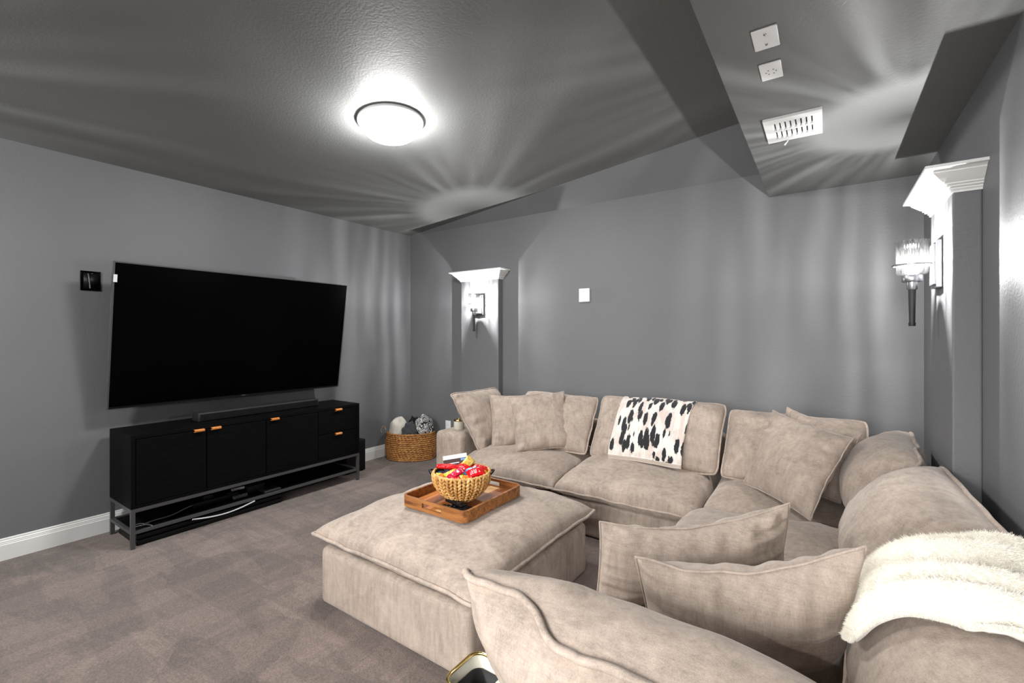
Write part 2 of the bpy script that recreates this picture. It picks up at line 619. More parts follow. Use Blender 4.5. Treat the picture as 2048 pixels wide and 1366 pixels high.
def struct(name, g, mat, **kw):
    o = link_mesh(name, g, mat, **kw)
    o['kind'] = 'structure'
    return o

struct('floor', quad((-0.1, RY - .1, 0), (RX + .1, RY - .1, 0), (RX + .1, .1, 0), (-0.1, .1, 0)), M['carpet'], smooth=False)
struct('wall_left', box(-0.12, 0, RY, 0.12, 0, 2.46), M['wall'], smooth=False)
struct('wall_back', box(0, RX, 0, 0.12, 0, 2.46), M['wall'], smooth=False)
struct('wall_right', box(RX, RX + .12, RY, 0.12, 0, 2.95), M['wall'], smooth=False)
struct('wall_rear', box(-0.12, RX + .12, RY - .12, RY, 0, 2.95), M['wall'], smooth=False)

# ceiling: one plane rising to the right, and a slanted strip above the back wall that widens to the right
XE = 3.75
def cz(x): return ZC + SL * x
ky = -0.27 / 3.18
cg = slab((0, RY, cz(0)), (0, 0, cz(0)), (XE, ky * XE, cz(XE)), (XE, RY, cz(XE)), (0, 0, 0.06))
struct('ceiling', cg, M['ceiling'], smooth=False)
struct('ceiling_slope', slab((0, 0, ZC), (XE, 0.0, ZC), (XE, ky * XE, cz(XE)), (XE, ky * XE, cz(XE)), (0, 0.05, 0.05)), M['wall'], smooth=False)
struct('ceiling_soffit', box(SX, RX, RY, 0, SZ, 2.95), M['ceiling'], smooth=False)

# baseboards
def baseboard(name, p0, p1, nrm, h=0.125):
    prof = [(0, 0), (0.015, 0), (0.015, h * 0.70), (0.012, h * 0.73), (0.012, h * 0.78), (0.0105, h * 0.80), (0.0105, h * 0.86), (0.007, h * 0.90), (0.007, h * 0.97), (0.004, h), (0, h)]
    vs = []
    for p in (p0, p1):
        for o, z in prof:
            vs.append((p[0] + nrm[0] * o, p[1] + nrm[1] * o, z))
    n = len(prof)
    fs = [(i, i + 1, n + i + 1, n + i) for i in range(n - 1)]
    return struct(name, G().add(vs, fs), M['trim'], smooth=False)
baseboard('baseboard_left', (0, RY), (0, 0), (1, 0))
baseboard('baseboard_back', (0, 0), (RX, 0), (0, -1))
baseboard('baseboard_right', (RX, 0), (RX, RY), (-1, 0))

# columns with crown capitals: local frame, wall at y=0, front towards -y
CAP = [(0.000, 0.000), (0.006, 0.000), (0.006, 0.008), (0.011, 0.012), (0.011, 0.018), (0.020, 0.021), (0.020, 0.027), (0.027, 0.030),
       (0.027, 0.036), (0.033, 0.040), (0.046, 0.052), (0.058, 0.064), (0.064, 0.070), (0.064, 0.074), (0.074, 0.080), (0.082, 0.083), (0.090, 0.084), (0.090, 0.095), (0.0, 0.095)]
def column(name, loc, rotz, w, d):
    r = thing(name, None, None, loc, rotz, kind='structure')
    part('shaft', box(-w / 2, w / 2, -d, 0, 0, 1.856, 0.006, 2), M['wall'], r, world=False, smooth=False)
    vs, fs = [], []
    for o, z in CAP:
        zz = 1.85 + z
        vs += [(-w / 2 - o, 0, zz), (-w / 2 - o, -d - o, zz), (w / 2 + o, -d - o, zz), (w / 2 + o, 0, zz)]
    for i in range(len(CAP) - 1):
        for k in range(3):
            fs.append((i * 4 + k, i * 4 + k + 1, i * 4 + 4 + k + 1, i * 4 + 4 + k))
    m = (len(CAP) - 1) * 4
    fs.append((m, m + 1, m + 2, m + 3))
    part('capital', G().add(vs, [f[::-1] for f in fs]), M['trim'], r, world=False, smooth=False)
    return r
column('trim_1', (1.068, 0, 0), 0, 0.476, 0.075)
column('trim_2', (RX, -1.015, 0), -math.pi / 2, 0.43, 0.083)
column('trim_3', (RX, -4.75, 0), -math.pi / 2, 0.43, 0.083)
column('trim_4', (0, -4.15, 0), math.pi / 2, 0.43, 0.083)

# ================================================================== LAMPS
def arc(c, r, a0, a1, n, plane='yz'):
    out = []
    for i in range(n + 1):
        a = a0 + (a1 - a0) * i / n
        if plane == 'yz':
            out.append((c[0], c[1] + r * math.cos(a), c[2] + r * math.sin(a)))
        else:
            out.append((c[0] + r * math.cos(a), c[1] + r * math.sin(a), c[2]))
    return out

def sconce(loc, rotz, label):
    r = thing('wall_sconce', label, 'lamp', loc, rotz, 'torch sconces on the columns')
    sy = -0.09
    part('backplate', join(box(-.058, .058, -.020, 0, -.10, .10, .003), box(-.045, .045, -.028, -.018, -.087, .087, .003)), M['nickel'], r, world=False, smooth=False)
    arm = join(tube([(0.0, -.025, 0.008), (0, -.05, .008), (0.0, sy + .062, .008)], .007),
               tube([(-.02, -.028, .004)] + arc((-.02, -.045, -.028), .030, math.pi * 0.55, math.pi * 1.25, 8) + [(-.004, sy + .02, -.058), (0, sy, -.058)], .006))
    part('arm', arm, M['nickel'], r, world=False)
    part('ring', tube(arc((0, sy, .006), .0665, 0, 2 * math.pi * 47 / 48, 47, 'xy'), .0035, True, 8), M['nickel'], r, world=False)
    part('holder', lathe([(0, -.038), (.034, -.038), (.036, -.042), (.036, -.064), (.034, -.068), (.019, -.068), (.019, -.098), (.017, -.102), (0, -.102)], (0, sy, 0), 32), M['nickel'], r, world=False, auto=40)
    part('stem', lathe([(0, -.095), (.0135, -.095), (.0105, -.245), (.0125, -.246), (.0125, -.258), (.011, -.262), (0, -.262)], (0, sy, 0), 24), M['charcoal_plastic'], r, world=False, auto=40)
    n = 96
    prof_o = [(0.036, -.037), (.048, -.035), (.053, -.028), (.0545, 0.02), (.056, .07), (.058, .111)]
    prof = prof_o + [(.0555, .111), (.0535, .07), (.052, .02), (.0505, -.026), (.046, -.031), (.034, -.033)]
    g = G(); vs, fs, uvs = [], [], []
    for pi_, (rad, z) in enumerate(prof):
        for k in range(n + 1):
            a = 2 * math.pi * k / n
            rr = rad + (0.0011 * math.cos(a * 32) if pi_ < len(prof_o) and z > -.03 else 0)
            vs.append((rr * math.cos(a), sy + rr * math.sin(a), z)); uvs.append((k / n, z * 4))
    for i in range(len(prof) - 1):
        for k in range(n):
            fs.append((i * (n + 1) + k, i * (n + 1) + k + 1, (i + 1) * (n + 1) + k + 1, (i + 1) * (n + 1) + k))
    g.add(vs, fs); g.uv = uvs
    part('glass_shade', g, M['ribbed'], r, world=False)
    bl_ = part('bulb', lathe([(.009, -.03), (.010, -.008), (.016, .006), (.0185, .020), (.016, .036), (.009, .048), (0, .052)], (0, sy, 0), 20), M['clear'], r, world=False)
    part('filament', lathe([(0, .006), (.0016, .007), (.002, .010), (.002, .034), (.0016, .037), (0, .038)], (0, sy, 0), 12), M['bulb'], bl_, world=False)
    return r
sconce((1.075, -0.075, 1.603), 0, 'torch wall sconce with ribbed glass on the far left column')
sconce((4.327, -1.0, 1.603), -math.pi / 2, 'large torch wall sconce with ribbed glass on the right column')

sconce((.083, -4.15, 1.603), math.pi / 2, 'torch wall sconce on the left wall behind the camera')
sconce((4.327, -4.75, 1.603), -math.pi / 2, 'added torch wall sconce on the right wall behind the camera')  # out of view, added as fill for the left wall

def dome_light(x, y, label, mat):
    r = thing('ceiling_light', label, 'lamp', (x, y, cz(x)))
    r.rotation_euler = (0, -math.atan(SL), 0)
    part('ring', lathe([(.15, 0), (.186, 0), (.192, -.006), (.192, -.016), (.186, -.022), (.178, -.026), (.174, -.03), (.15, -.03)], seg=72), M['white_plastic'], r, world=False, auto=35)
    prof = [(.170, -.026)]
    for i in range(1, 13):
        a = i / 12 * math.pi / 2
        prof.append((.170 * math.cos(a) ** 0.62 if i < 12 else 0.0, -.026 - .085 * math.sin(a)))
    part('diffuser', lathe(prof, seg=72), mat, r, world=False)
    return r
dome_light(1.79, -1.82, 'round white dome light glowing on the sloped ceiling', M['dome'])
dome_light(1.5, -4.7, 'added unseen dome light on the ceiling behind the camera', M['added_dome'])  # out of view, added to brighten the left wall and foreground

# ================================================================== WALL PLATES AND VENT
def plate_label(o, l, c): return tag(o, l, c)
r = thing('blank_plate', 'blank white cover plate with two screws on the lowered ceiling', 'cover plate', (3.763, -1.96, SZ))
part('plate', box(3.726, 3.800, -2.019, -1.901, SZ - .006, SZ, .003), M['white_plastic'], r)
for yy in (-1.99, -1.93):
    part('screw', lathe([(0, -.0085), (.0038, -.0085), (.0045, -.0055), (.0045, -.004)], (3.763, yy, SZ), 12), M['nickel'], r)
r = thing('sensor_plate', 'white plate with a ring of small holes beside the ceiling vent', 'cover plate', (3.76, -1.742, SZ))
part('plate', box(3.725, 3.795, -1.803, -1.683, SZ - .006, SZ, .003), M['white_plastic'], r)
g = G()
for k in range(6):
    a = k * math.pi / 3
    q = lathe([(0, -.0066), (.0024, -.0066), (.0024, -.0055)], (3.76 + .016 * math.cos(a), -1.742 + .016 * math.sin(a), SZ), 10); g.add(q.v, q.f)
part('sound_holes', g, M['dark_gap'], r)

r = thing('air_vent', 'white louvred air vent with a small lever on the lowered ceiling', 'vent', (3.80, -1.185, SZ))
vx0, vx1, vy0, vy1 = 3.690, 3.912, -1.322, -1.046
th = .012
zf = SZ - th
sx0, sx1 = vx0 + .026, vx1 - .035
rows = [(vy0 + .045, vy0 + .130), (vy0 + .146, vy0 + .231)]
nsl = 8
pit = (sx1 - sx0) / nsl
fr = join(box(vx0, sx0, vy0, vy1, zf, SZ, 0), box(sx1, vx1, vy0, vy1, zf, SZ, 0),
          box(sx0, sx1, vy0, rows[0][0], zf, SZ), box(sx0, sx1, rows[0][1], rows[1][0], zf, SZ), box(sx0, sx1, rows[1][1], vy1, zf, SZ))
for a, b in rows:
    for k in range(nsl):
        x = sx0 + k * pit
        q = box(x, x + pit * .46, a, b, zf, zf + .004); fr.add(q.v, q.f)
part('frame', fr, M['white_plastic'], r, smooth=False)
for a, b in rows:
    for k in range(nsl):
        x = sx0 + (k + .46) * pit
        part('louver', slab((x, a, zf + .001), (x, b, zf + .001), (x + pit * .24, b, zf + .0105), (x + pit * .24, a, zf + .0105), (.001, 0, .001)), M['white_plastic'], r, smooth=False)
part('backing', box(sx0, sx1, rows[0][0], rows[1][1], SZ - .0012, SZ), M['dark_gap'], r, smooth=False)
part('lever', tube([(3.775, vy1 - .01, zf), (3.770, vy1 - .004, zf - .008), (3.758, vy1 + .004, zf - .020)], [.003, .003, .004], sides=8), M['white_plastic'], r)

r = thing('wall_keypad', 'small white plate mounted on the middle of the back wall', 'wall plate', (2.19, 0, 1.65))
part('plate', box(2.142, 2.242, -.022, 0, 1.592, 1.710, .004), M['white_plastic'], r)
part('cover', box(2.150, 2.234, -.026, -.02, 1.600, 1.690, .002), M['white_plastic'], r)
part('indicator', box(2.186, 2.192, -.0275, -.0255, 1.680, 1.684), M['charcoal_plastic'], r)

r = thing('outlet_plate', 'white outlet plate low on the back wall behind the candle', 'outlet', (.585, 0, .31))
part('plate', box(.548, .622, -.007, 0, .27, .385, .003), M['white_plastic'], r)
part('socket', join(box(.568, .602, -.009, -.006, .285, .320, .002), box(.568, .602, -.009, -.006, .335, .370, .002)), M['white_plastic'], r)

r = thing('cable_plate', 'square black cable plate on the left wall beside the television', 'wall plate', (0, -2.762, 1.65))
part('plate', join(box(0, .008, -2.812, -2.803, 1.590, 1.716, .002), box(0, .008, -2.722, -2.713, 1.590, 1.716, .002),
                   box(0, .008, -2.812, -2.713, 1.590, 1.600, .002), box(0, .008, -2.812, -2.713, 1.706, 1.716, .002)), M['black_gloss'], r)
part('recess', box(0, .0025, -2.806, -2.72, 1.594, 1.712), M['black_plastic'], r)
part('cable', tube([(.004, -2.775, 1.700), (.010, -2.772, 1.67), (.010, -2.768, 1.635), (.005, -2.765, 1.605)], .0035, sides=8), M['cable_grey'], r)
part('screw', lathe([(0, 0), (.003, 0), (.003, .003), (0, .003)], (.006, -2.755, 1.700), 10), M['silver'], r)

# ================================================================== TELEVISION
c_tl, c_tr, c_br, c_bl = [np.array(p) for p in ((.280, -2.716, 1.763), (.311, -1.056, 1.763), (.164, -1.053, .825), (.134, -2.713, .825))]
tc = (c_tl + c_tr + c_br + c_bl) / 4
ta = (c_tr - c_tl + c_br - c_bl); tw = np.linalg.norm(ta) / 2; ta /= np.linalg.norm(ta)
tb = (c_tl + c_tr - c_bl - c_br); tb -= ta * (ta @ tb); thh = np.linalg.norm(tb) / 2; tb /= np.linalg.norm(tb)
tn = np.cross(ta, tb)
TM = Matrix(((ta[0], tb[0], tn[0], tc[0]), (ta[1], tb[1], tn[1], tc[1]), (ta[2], tb[2], tn[2], tc[2]), (0, 0, 0, 1)))
tv = thing('television', 'large black flat television tilted down on the left wall', 'television', tuple(tc))
w2, h2 = tw / 2, thh / 2
def tvp(name, g, m, par=None, **kw): return part(name, g.mat(TM), M[m], par or tv, **kw)
tvp('housing', join(box(-w2, w2, -h2, h2, -.028, -.003, .004), box(-w2 * .8, w2 * .8, -h2 * .85, h2 * .45, -.05, -.026, .01)), 'black_plastic')
tvp('screen', box(-w2 + .007, w2 - .007, -h2 + .012, h2 - .007, -.004, -.0005), 'black_gloss', smooth=False)
bz = join(box(-w2 - .001, -w2 + .007, -h2, h2, -.012, .001), box(w2 - .007, w2 + .001, -h2, h2, -.012, .001), box(-w2, w2, h2 - .007, h2 + .001, -.012, .001))
tvp('bezel', bz, 'dark_metal', smooth=False)
tvp('edge_strip', box(-w2 - .0022, -w2 - .0008, -h2, h2, -.024, -.006), 'silver', smooth=False)
tvp('chin', box(-w2, w2, -h2 - .001, -h2 + .012, -.012, .0008), 'black_plastic', smooth=False)
tvp('sticker', box(-w2 + .001, -w2 + .020, h2 - .13, h2 - .082, .001, .0018), 'card_white', smooth=False)
tvp('logo', join(box(-.022, .006, -h2 + .004, -h2 + .0085, .0008, .0016), box(.014, .019, -h2 + .004, -h2 + .0085, .0008, .0016)), 'silver', smooth=False)
mt = join(box(0, .02, -2.10, -1.68, 1.15, 1.50, .003), box(.018, .17, -1.99, -1.95, 1.24, 1.30, .003), box(.018, .17, -1.83, -1.79, 1.24, 1.30, .003))
part('wall_mount', mt, M['black_plastic'], tv, smooth=False)

# ================================================================== MEDIA CABINET
X0, X1, Y0, Y1 = .065, .465, -2.683, -1.045
Zb, Zt = .243, .690
cab = thing('media_cabinet', 'long black media cabinet with tan leather pulls on steel legs', 'cabinet', (.265, -1.864, 0))
def cp(name, g, m, par=None, **kw):
    kw.setdefault('smooth', False)
    return part(name, g, M[m], par or cab, **kw)
cp('top', box(X0, X1, Y0, Y1, Zt - .022, Zt, .0015), 'cabinet')
cp('side_panel', box(X0, X1, Y0, Y0 + .022, Zb, Zt - .022, .001), 'cabinet')
cp('side_panel', box(X0, X1, Y1 - .022, Y1, Zb, Zt - .022, .001), 'cabinet')
cp('bottom', box(X0, X1, Y0 + .022, Y1 - .022, Zb, Zb + .02), 'cabinet')
cp('back_panel', box(X0, X0 + .01, Y0 + .022, Y1 - .022, Zb + .02, Zt - .022), 'cabinet')
cp('inner_frame', box(X0 + .01, X1 - .028, Y0 + .022, Y1 - .022, Zb + .02, Zt - .022), 'black_plastic')
def pull(par, y, z):
    g = G()
    n = 8
    prof = [(.465, z + .009), (.474, z + .0095), (.484, z + .008), (.489, z + .002), (.487, z - .006), (.478, z - .0095), (.466, z - .009)]
    inner = [(.465, z + .005), (.474, z + .0055), (.482, z + .004), (.485, z + .001), (.4835, z - .004), (.477, z - .0055), (.466, z - .005)]
    lp = prof + inner[::-1]
    k = len(lp)
    vs = [(x, y - .029, zz) for x, zz in lp] + [(x, y + .029, zz) for x, zz in lp]
    fs = [(i, (i + 1) % k, k + (i + 1) % k, k + i) for i in range(k)]
    m = len(prof)
    for i in range(m - 1):
        fs.append((i, k - 1 - i, k - 2 - i, i + 1)); fs.append((k + i, k + i + 1, 2 * k - 2 - i, 2 * k - 1 - i))
    g.add(vs, fs)
    return part('handle', g, M['leather'], par, smooth=False)
for (a, b, hy) in ((-2.657, -2.276, -2.322), (-2.270, -1.876, -2.220), (-1.870, -1.450, -1.813)):
    d = cp('door', box(X1 - .022, X1 - .001, a, b, Zb + .022, Zt - .026, .0015), 'cabinet')
    pull(d, hy, .664)
for (z0, z1, hz) in ((.474, Zt - .026, .662), (Zb + .022, .468, .456)):
    d = cp('drawer', box(X1 - .022, X1 - .001, -1.444, Y1 - .026, z0, z1, .0015), 'cabinet')
    pull(d, -1.265, hz)
lw = .022
for x in (X0, X1 - lw):
    for y in (Y0, Y1 - lw):
        cp('leg', box(x, x + lw, y, y + lw, 0, Zb, .001), 'dark_metal')
for z in (Zb - lw, .088):
    for x in (X0, X1 - lw):
        cp('rail', box(x, x + lw, Y0 + lw, Y1 - lw, z, z + lw * (1 if z > .1 else .8), .001), 'dark_metal')
    for y in (Y0, Y1 - lw):
        cp('rail', box(X0 + lw, X1 - lw, y, y + lw, z, z + lw * (1 if z > .1 else .8), .001), 'dark_metal')
cp('shelf', box(X0 + lw, X1 - lw, Y0 + lw, Y1 - lw, .090, .099), 'cabinet')

sb = thing('soundbar', 'long black soundbar lying on top of the media cabinet', 'speaker', (.25, -1.80, Zt))
part('body', box(.20, .305, -2.262, -1.345, Zt + .003, Zt + .062, .004), M['charcoal_plastic'], sb)
part('grille', box(.302, .3075, -2.25, -1.357, Zt + .008, Zt + .052), M['black_plastic'], sb, smooth=False)
part('foot', box(.22, .29, -2.15, -2.08, Zt, Zt + .004), M['black_plastic'], sb, smooth=False)
part('foot', box(.22, .29, -1.53, -1.46, Zt, Zt + .004), M['black_plastic'], sb, smooth=False)

sw = thing('subwoofer', 'black subwoofer box on the carpet past the right end of the cabinet', 'speaker', (.15, -.92, 0))
part('body', box(.03, .26, -1.035, -.822, .008, .300, .004), M['black_plastic'], sw)
part('front_grille', box(.258, .264, -1.027, -.830, .02, .292, .002), M['black_plastic'], sw)
for fx in (.05, .22):
    for fy in (-1.02, -.87):
        part('foot', box(fx, fx + .03, fy, fy + .03, 0, .01), M['black_plastic'], sw, smooth=False)

# clutter on the shelf under the cabinet
SH = .0992
t_ = thing('flat_black_case', 'long flat black case pushed under the cabinet on the carpet', 'case', (.24, -2.2, 0))
part('lower_shell', box(.10, .432, -2.648, -1.735, .001, .034, .010, 3), M['black_plastic'], t_)
part('lid', box(.105, .427, -2.643, -1.740, .036, .066, .010, 3), M['black_plastic'], t_)
t_ = thing('router', 'rounded black router box standing on the cabinet shelf', 'router', (.27, -1.88, SH))
part('body', box(.21, .33, -1.945, -1.815, SH + .001, SH + .045, .010, 3), M['black_plastic'], t_)
part('lid', box(.207, .333, -1.948, -1.812, SH + .045, SH + .053, .004, 2), M['charcoal_plastic'], t_)
t_ = thing('set_top_box', 'flat black media box in front of the router on the shelf', 'box', (.38, -1.80, SH))
part('body', box(.325, .430, -1.865, -1.74, SH, SH + .018, .006, 3), M['charcoal_plastic'], t_)
part('base_disc', lathe([(0, .018), (.03, .018), (.03, .020), (0, .020)], (.378, -1.803, SH), 24), M['black_plastic'], t_)
t_ = thing('power_strip', 'black power strip with a plug on the middle of the shelf', 'power strip', (.34, -2.13, SH))
part('body', box(.26, .325, -2.30, -2.00, SH, SH + .035, .006), M['black_plastic'], t_)
part('plug', box(.27, .315, -2.235, -2.17, SH + .034, SH + .068, .006), M['black_plastic'], t_)
part('switch', box(.285, .305, -2.07, -2.05, SH + .034, SH + .039, .001), M['charcoal_plastic'], t_)
tag(link_mesh('cable', tube([(.30, -2.04, .155), (.29, -1.99, .152), (.28, -1.95, .146)], .011, sides=10), M['cable_white']), 'thick pale grey cable running into the router on the shelf', 'cable')
co = [(.36 + .012 * math.cos(k * .9), -2.06 + k * .0012, SH + .013 + .012 * math.sin(k * .9)) for k in range(84)]
tag(link_mesh('coiled_cable', tube(co, .003, sides=6), M['cable_grey']), 'springy grey coiled cable lying on the shelf', 'cable')
pts = [(.30, -2.25, SH + .02)]
for k in range(1, 15):
    u = k / 14
    pts.append((.30 + .09 * u, -2.25 - .36 * u, SH + .02 - .013 * u + .006 * math.sin(u * 9)))
tag(link_mesh('cable', tube(pts, .0045, sides=8), M['cable_grey']), 'thin grey cable curving along the cabinet shelf to its left end', 'cable')
pts = []
for k in range(17):
    u = k / 16
    pts.append((.468 + .012 * math.sin(u * math.pi), -2.36 + .40 * u, .080 - .022 * math.sin(u * math.pi) + .004 * u))
tag(link_mesh('cable', tube(pts, .005, sides=8), M['cable_white']), 'pale cable sagging below the front rail of the cabinet', 'cable')
pk = [(.36 + .03 * math.cos(a * .7) + .004 * a, -2.60 + .035 * math.sin(a * .9), SH + .006 + .004 * math.sin(a * 2)) for a in np.linspace(0, 9, 40)]
tag(link_mesh('tangled_wires', tube(pk, .003, sides=6), M['cable_grey']), 'small tangle of thin wires at the left end of the shelf', 'cable')

# ================================================================== CORNER BASKET
BC = (.295, -.265); BR_ = math.radians(34.5); bl, bs, bh = .275, .19, .285
bk = thing('rope_basket', 'oval coiled rope basket holding blankets in the corner', 'basket', (BC[0], BC[1], 0))
g = G()
nrow = 14; seg = 168
for rI in range(nrow):
    z = .012 + (bh - .024) * rI / (nrow - 1)
    u = rI / (nrow - 1)
    k = 0.93 + 0.07 * math.sin(math.pi * min(1, u * 1.1))
    path, rad = [], []
    for i in range(seg):
        a = 2 * math.pi * i / seg
        x, y = (bl - .010) * k * math.cos(a), (bs - .010) * k * math.sin(a)
        tw_ = math.sin(i * 2 * math.pi / 4 + rI * 1.7)
        path.append((BC[0] + x * math.cos(BR_) - y * math.sin(BR_), BC[1] + x * math.sin(BR_) + y * math.cos(BR_), z + .0022 * tw_))
        rad.append(.0098 + .0024 * math.sin(i * 2 * math.pi / 4 + 1.2 + rI))
    q = tube(path, rad, True, 7); g.add(q.v, q.f)
part('coils', g, M['seagrass'], bk)
part('base', lathe([(0, .004), (1, .004), (1, .012), (0, .012)], (BC[0], BC[1], 0), 48, (bl - .02) * .93, (bs - .02) * .93, BR_), M['seagrass'], bk)
part('handle', tube([(.060, -.455, .27), (.050, -.465, .30), (.056, -.452, .335), (.075, -.435, .34), (.09, -.43, .30)], .003, sides=8), M['hyacinth'], bk)

def lump(name, c, r, rot, mat, seed, amp=.16, freq=2.2, label=None, cat=None, fold=0.0):
    g = G()
    nu, nv = 48, 32
    vs, fs = [], []
    Rm = Matrix.Rotation(rot, 3, 'Z')
    for j in range(nv + 1):
        th_ = math.pi * j / nv
        for i in range(nu):
            ph = 2 * math.pi * i / nu
            d = Vector((math.sin(th_) * math.cos(ph), math.sin(th_) * math.sin(ph), math.cos(th_)))
            k = 1 + amp * mnoise.noise(d * freq + Vector((seed, 0, 0))) + fold * math.sin(9 * d.x + 6 * mnoise.noise(d * 1.5 + Vector((0, seed, 0))))
            p = Rm @ Vector((d.x * r[0] * k, d.y * r[1] * k, d.z * r[2] * k))
            vs.append((p.x, p.y, p.z))
    for j in range(nv):
        for i in range(nu):
            l = (i + 1) % nu
            fs.append((j * nu + i, (j + 1) * nu + i, (j + 1) * nu + l, j * nu + l))
    g.add(vs, fs)
    o = link_mesh(name, g, M[mat])
    o.location = c
    return tag(o, label, cat)
def bpos(a, b, z): return (BC[0] + a * math.cos(BR_) - b * math.sin(BR_), BC[1] + a * math.sin(BR_) + b * math.cos(BR_), z)
lump('rolled_blanket', bpos(-.135, -.01, .295), (.098, .115, .140), BR_, 'cream_knit', 3, .14, 1.8, 'cream fleece blanket bundled at the left of the rope basket', 'blanket', .02)
lump('knit_blanket', bpos(-.005, -.055, .260), (.09, .080, .125), BR_, 'grey_knit', 8, .25, 2.6, 'charcoal knit blanket stuffed in the middle of the basket', 'blanket', .05)
lump('black_throw', bpos(.025, .06, .270), (.095, .09, .15), BR_, 'black_cloth', 12, .22, 2.2, 'plain black throw behind the charcoal knit in the basket', 'blanket', .05)
lump('patterned_blanket', bpos(.138, .0, .300), (.100, .112, .150), BR_ + .3, 'swirl', 17, .20, 2.0, 'black and white swirl patterned blanket at the right of the basket', 'blanket', .035)

# ================================================================== SECTIONAL SOFA
sofa = thing('sectional_sofa', 'large greige chenille sectional sofa along the back and right walls', 'sofa', (2.9, -.5, 0))
BZ = .235
def base(x0, x1, y0, y1, z1=BZ):
    return part('base', box(x0, x1, y0, y1, .004, z1, .028, 4), M['velvet'], sofa)
base(1.575, 2.445, -.950, -.045)
base(2.452, 3.345, -.955, -.04)
base(3.352, 4.300, -.955, -.04)
base(3.352, 4.300, -1.86, -.962)
base(3.352, 4.300, -2.80, -1.867)
# back frames
part('back_frame', box(1.575, 2.445, -.19, -.037, BZ - .02, .60, .045, 4), M['velvet'], sofa)
part('back_frame', box(2.452, 3.345, -.19, -.035, BZ - .02, .60, .045, 4), M['velvet'], sofa)
part('back_frame', box(3.352, 4.30, -.19, -.035, BZ - .02, .60, .045, 4), M['velvet'], sofa)
part('back_frame', box(4.17, 4.315, -.955, -.20, BZ - .02, .60, .045, 4), M['velvet'], sofa)
part('back_frame', box(4.17, 4.315, -1.86, -.962, BZ - .02, .60, .045, 4), M['velvet'], sofa)
part('back_frame', box(4.17, 4.315, -2.96, -1.867, BZ - .02, .60, .045, 4), M['velvet'], sofa)
part('back_frame', box(3.352, 4.165, -2.96, -2.80, .004, .56, .045, 4), M['velvet'], sofa)
# left arm
part('arm', box(1.305, 1.585, -.955, -.04, .004, .530, .055, 5), M['velvet'], sofa)

def seat(x0, x1, y0, y1, seed, zp=.315, top=.135, n=44):
    c = Cushion((x0, y1, zp + .02), (x1, y1, zp + .02), (x1, y0, zp - .02), (x0, y0, zp - .02), top, .075, n=n, bow=.012, pucker=.012, wave=.010, seed=seed, q=.34, pw=3.2, lump=.022, zmin=BZ + .001)
    return add_cushion('seat_cushion', c, sofa, .0065)
seat(1.60, 2.455, -1.035, -.20, 21)
seat(2.450, 3.350, -1.035, -.20, 22)
seat(3.352, 4.16, -1.03, -.20, 23, zp=.305)
# seats along the right wall: piped front faces left
def seat_r(y0, y1, seed):
    zp = .315
    c = Cushion((4.16, y1, zp + .02), (4.16, y0, zp + .02), (3.30, y0, zp - .02), (3.30, y1, zp - .02), .140, .075, n=44, bow=.012, pucker=.012, wave=.010, seed=seed, q=.34, pw=3.2, lump=.022, zmin=BZ + .001)
    return add_cushion('seat_cushion', c, sofa, .0065)
seat_r(-1.93, -1.03, 24)
seat_r(-2.78, -1.93, 25)

# back cushions
PR = .0065
bc_arm = Cushion((1.50, -.985, .845), (1.495, -.36, .835), (1.72, -.30, .43), (1.73, -.90, .395), .10, .10, seed=31, rnd=.050, wave=.02, pucker=.022, bow=.05)
add_cushion('back_cushion', bc_arm, sofa, PR)
bc1 = Cushion((1.80, -.33, .822), (2.478, -.345, .815), (2.485, -.60, .425), (1.74, -.60, .425), .115, .12, seed=32, rnd=.050, wave=.012, bow=.035, pucker=.012)
add_cushion('back_cushion', bc1, sofa, PR)
bc2 = Cushion((2.507, -.345, .835), (3.389, -.345, .842), (3.372, -.60, .425), (2.505, -.60, .425), .115, .12, seed=33, rnd=.050, wave=.012, bow=.035, pucker=.012)
add_cushion('back_cushion', bc2, sofa, PR)
bc3 = Cushion((3.404, -.345, .812), (4.125, -.345, .806), (4.12, -.60, .425), (3.385, -.60, .425), .115, .12, seed=34, rnd=.050, wave=.012, bow=.035, pucker=.012)
add_cushion('back_cushion', bc3, sofa, PR)
rc1 = Cushion((4.305, -.42, .785), (4.245, -1.19, .785), (4.05, -1.20, .43), (4.05, -.44, .43), .17, .10, seed=35, rnd=.050, wave=.016, bow=.03, pucker=.018, q=.48)
add_cushion('back_cushion', rc1, sofa, .0075)
rc2 = Cushion((4.305, -1.20, .785), (4.315, -1.985, .775), (4.03, -2.02, .43), (4.03, -1.20, .43), .18, .10, seed=36, rnd=.050, wave=.016, bow=.03, pucker=.026, q=.48)
add_cushion('back_cushion', rc2, sofa, .0075)
rc3 = Cushion((4.315, -2.03, .742), (4.30, -2.86, .742), (4.04, -2.84, .43), (4.02, -2.03, .43), .195, .10, seed=37, rnd=.050, wave=.012, bow=.02, pucker=.014, q=.48)
add_cushion('back_cushion', rc3, sofa, .0075)
def nb_sag(P, S, T):
    k = np.sin(np.pi * S) ** 0.8 * (1 - T) ** 1.5
    P = P.copy(); P[..., 2] -= .050 * k; P[..., 1] -= .025 * k
    return P
nb = Cushion((4.05, -2.93, .770), (3.272, -2.86, .785), (3.29, -2.67, .42), (4.04, -2.68, .43), .175, .13, n=72, seed=38, wave=.034, bow=.03, pucker=.012, q=.40, extra=nb_sag)
add_cushion('back_cushion', nb, sofa, .0085)

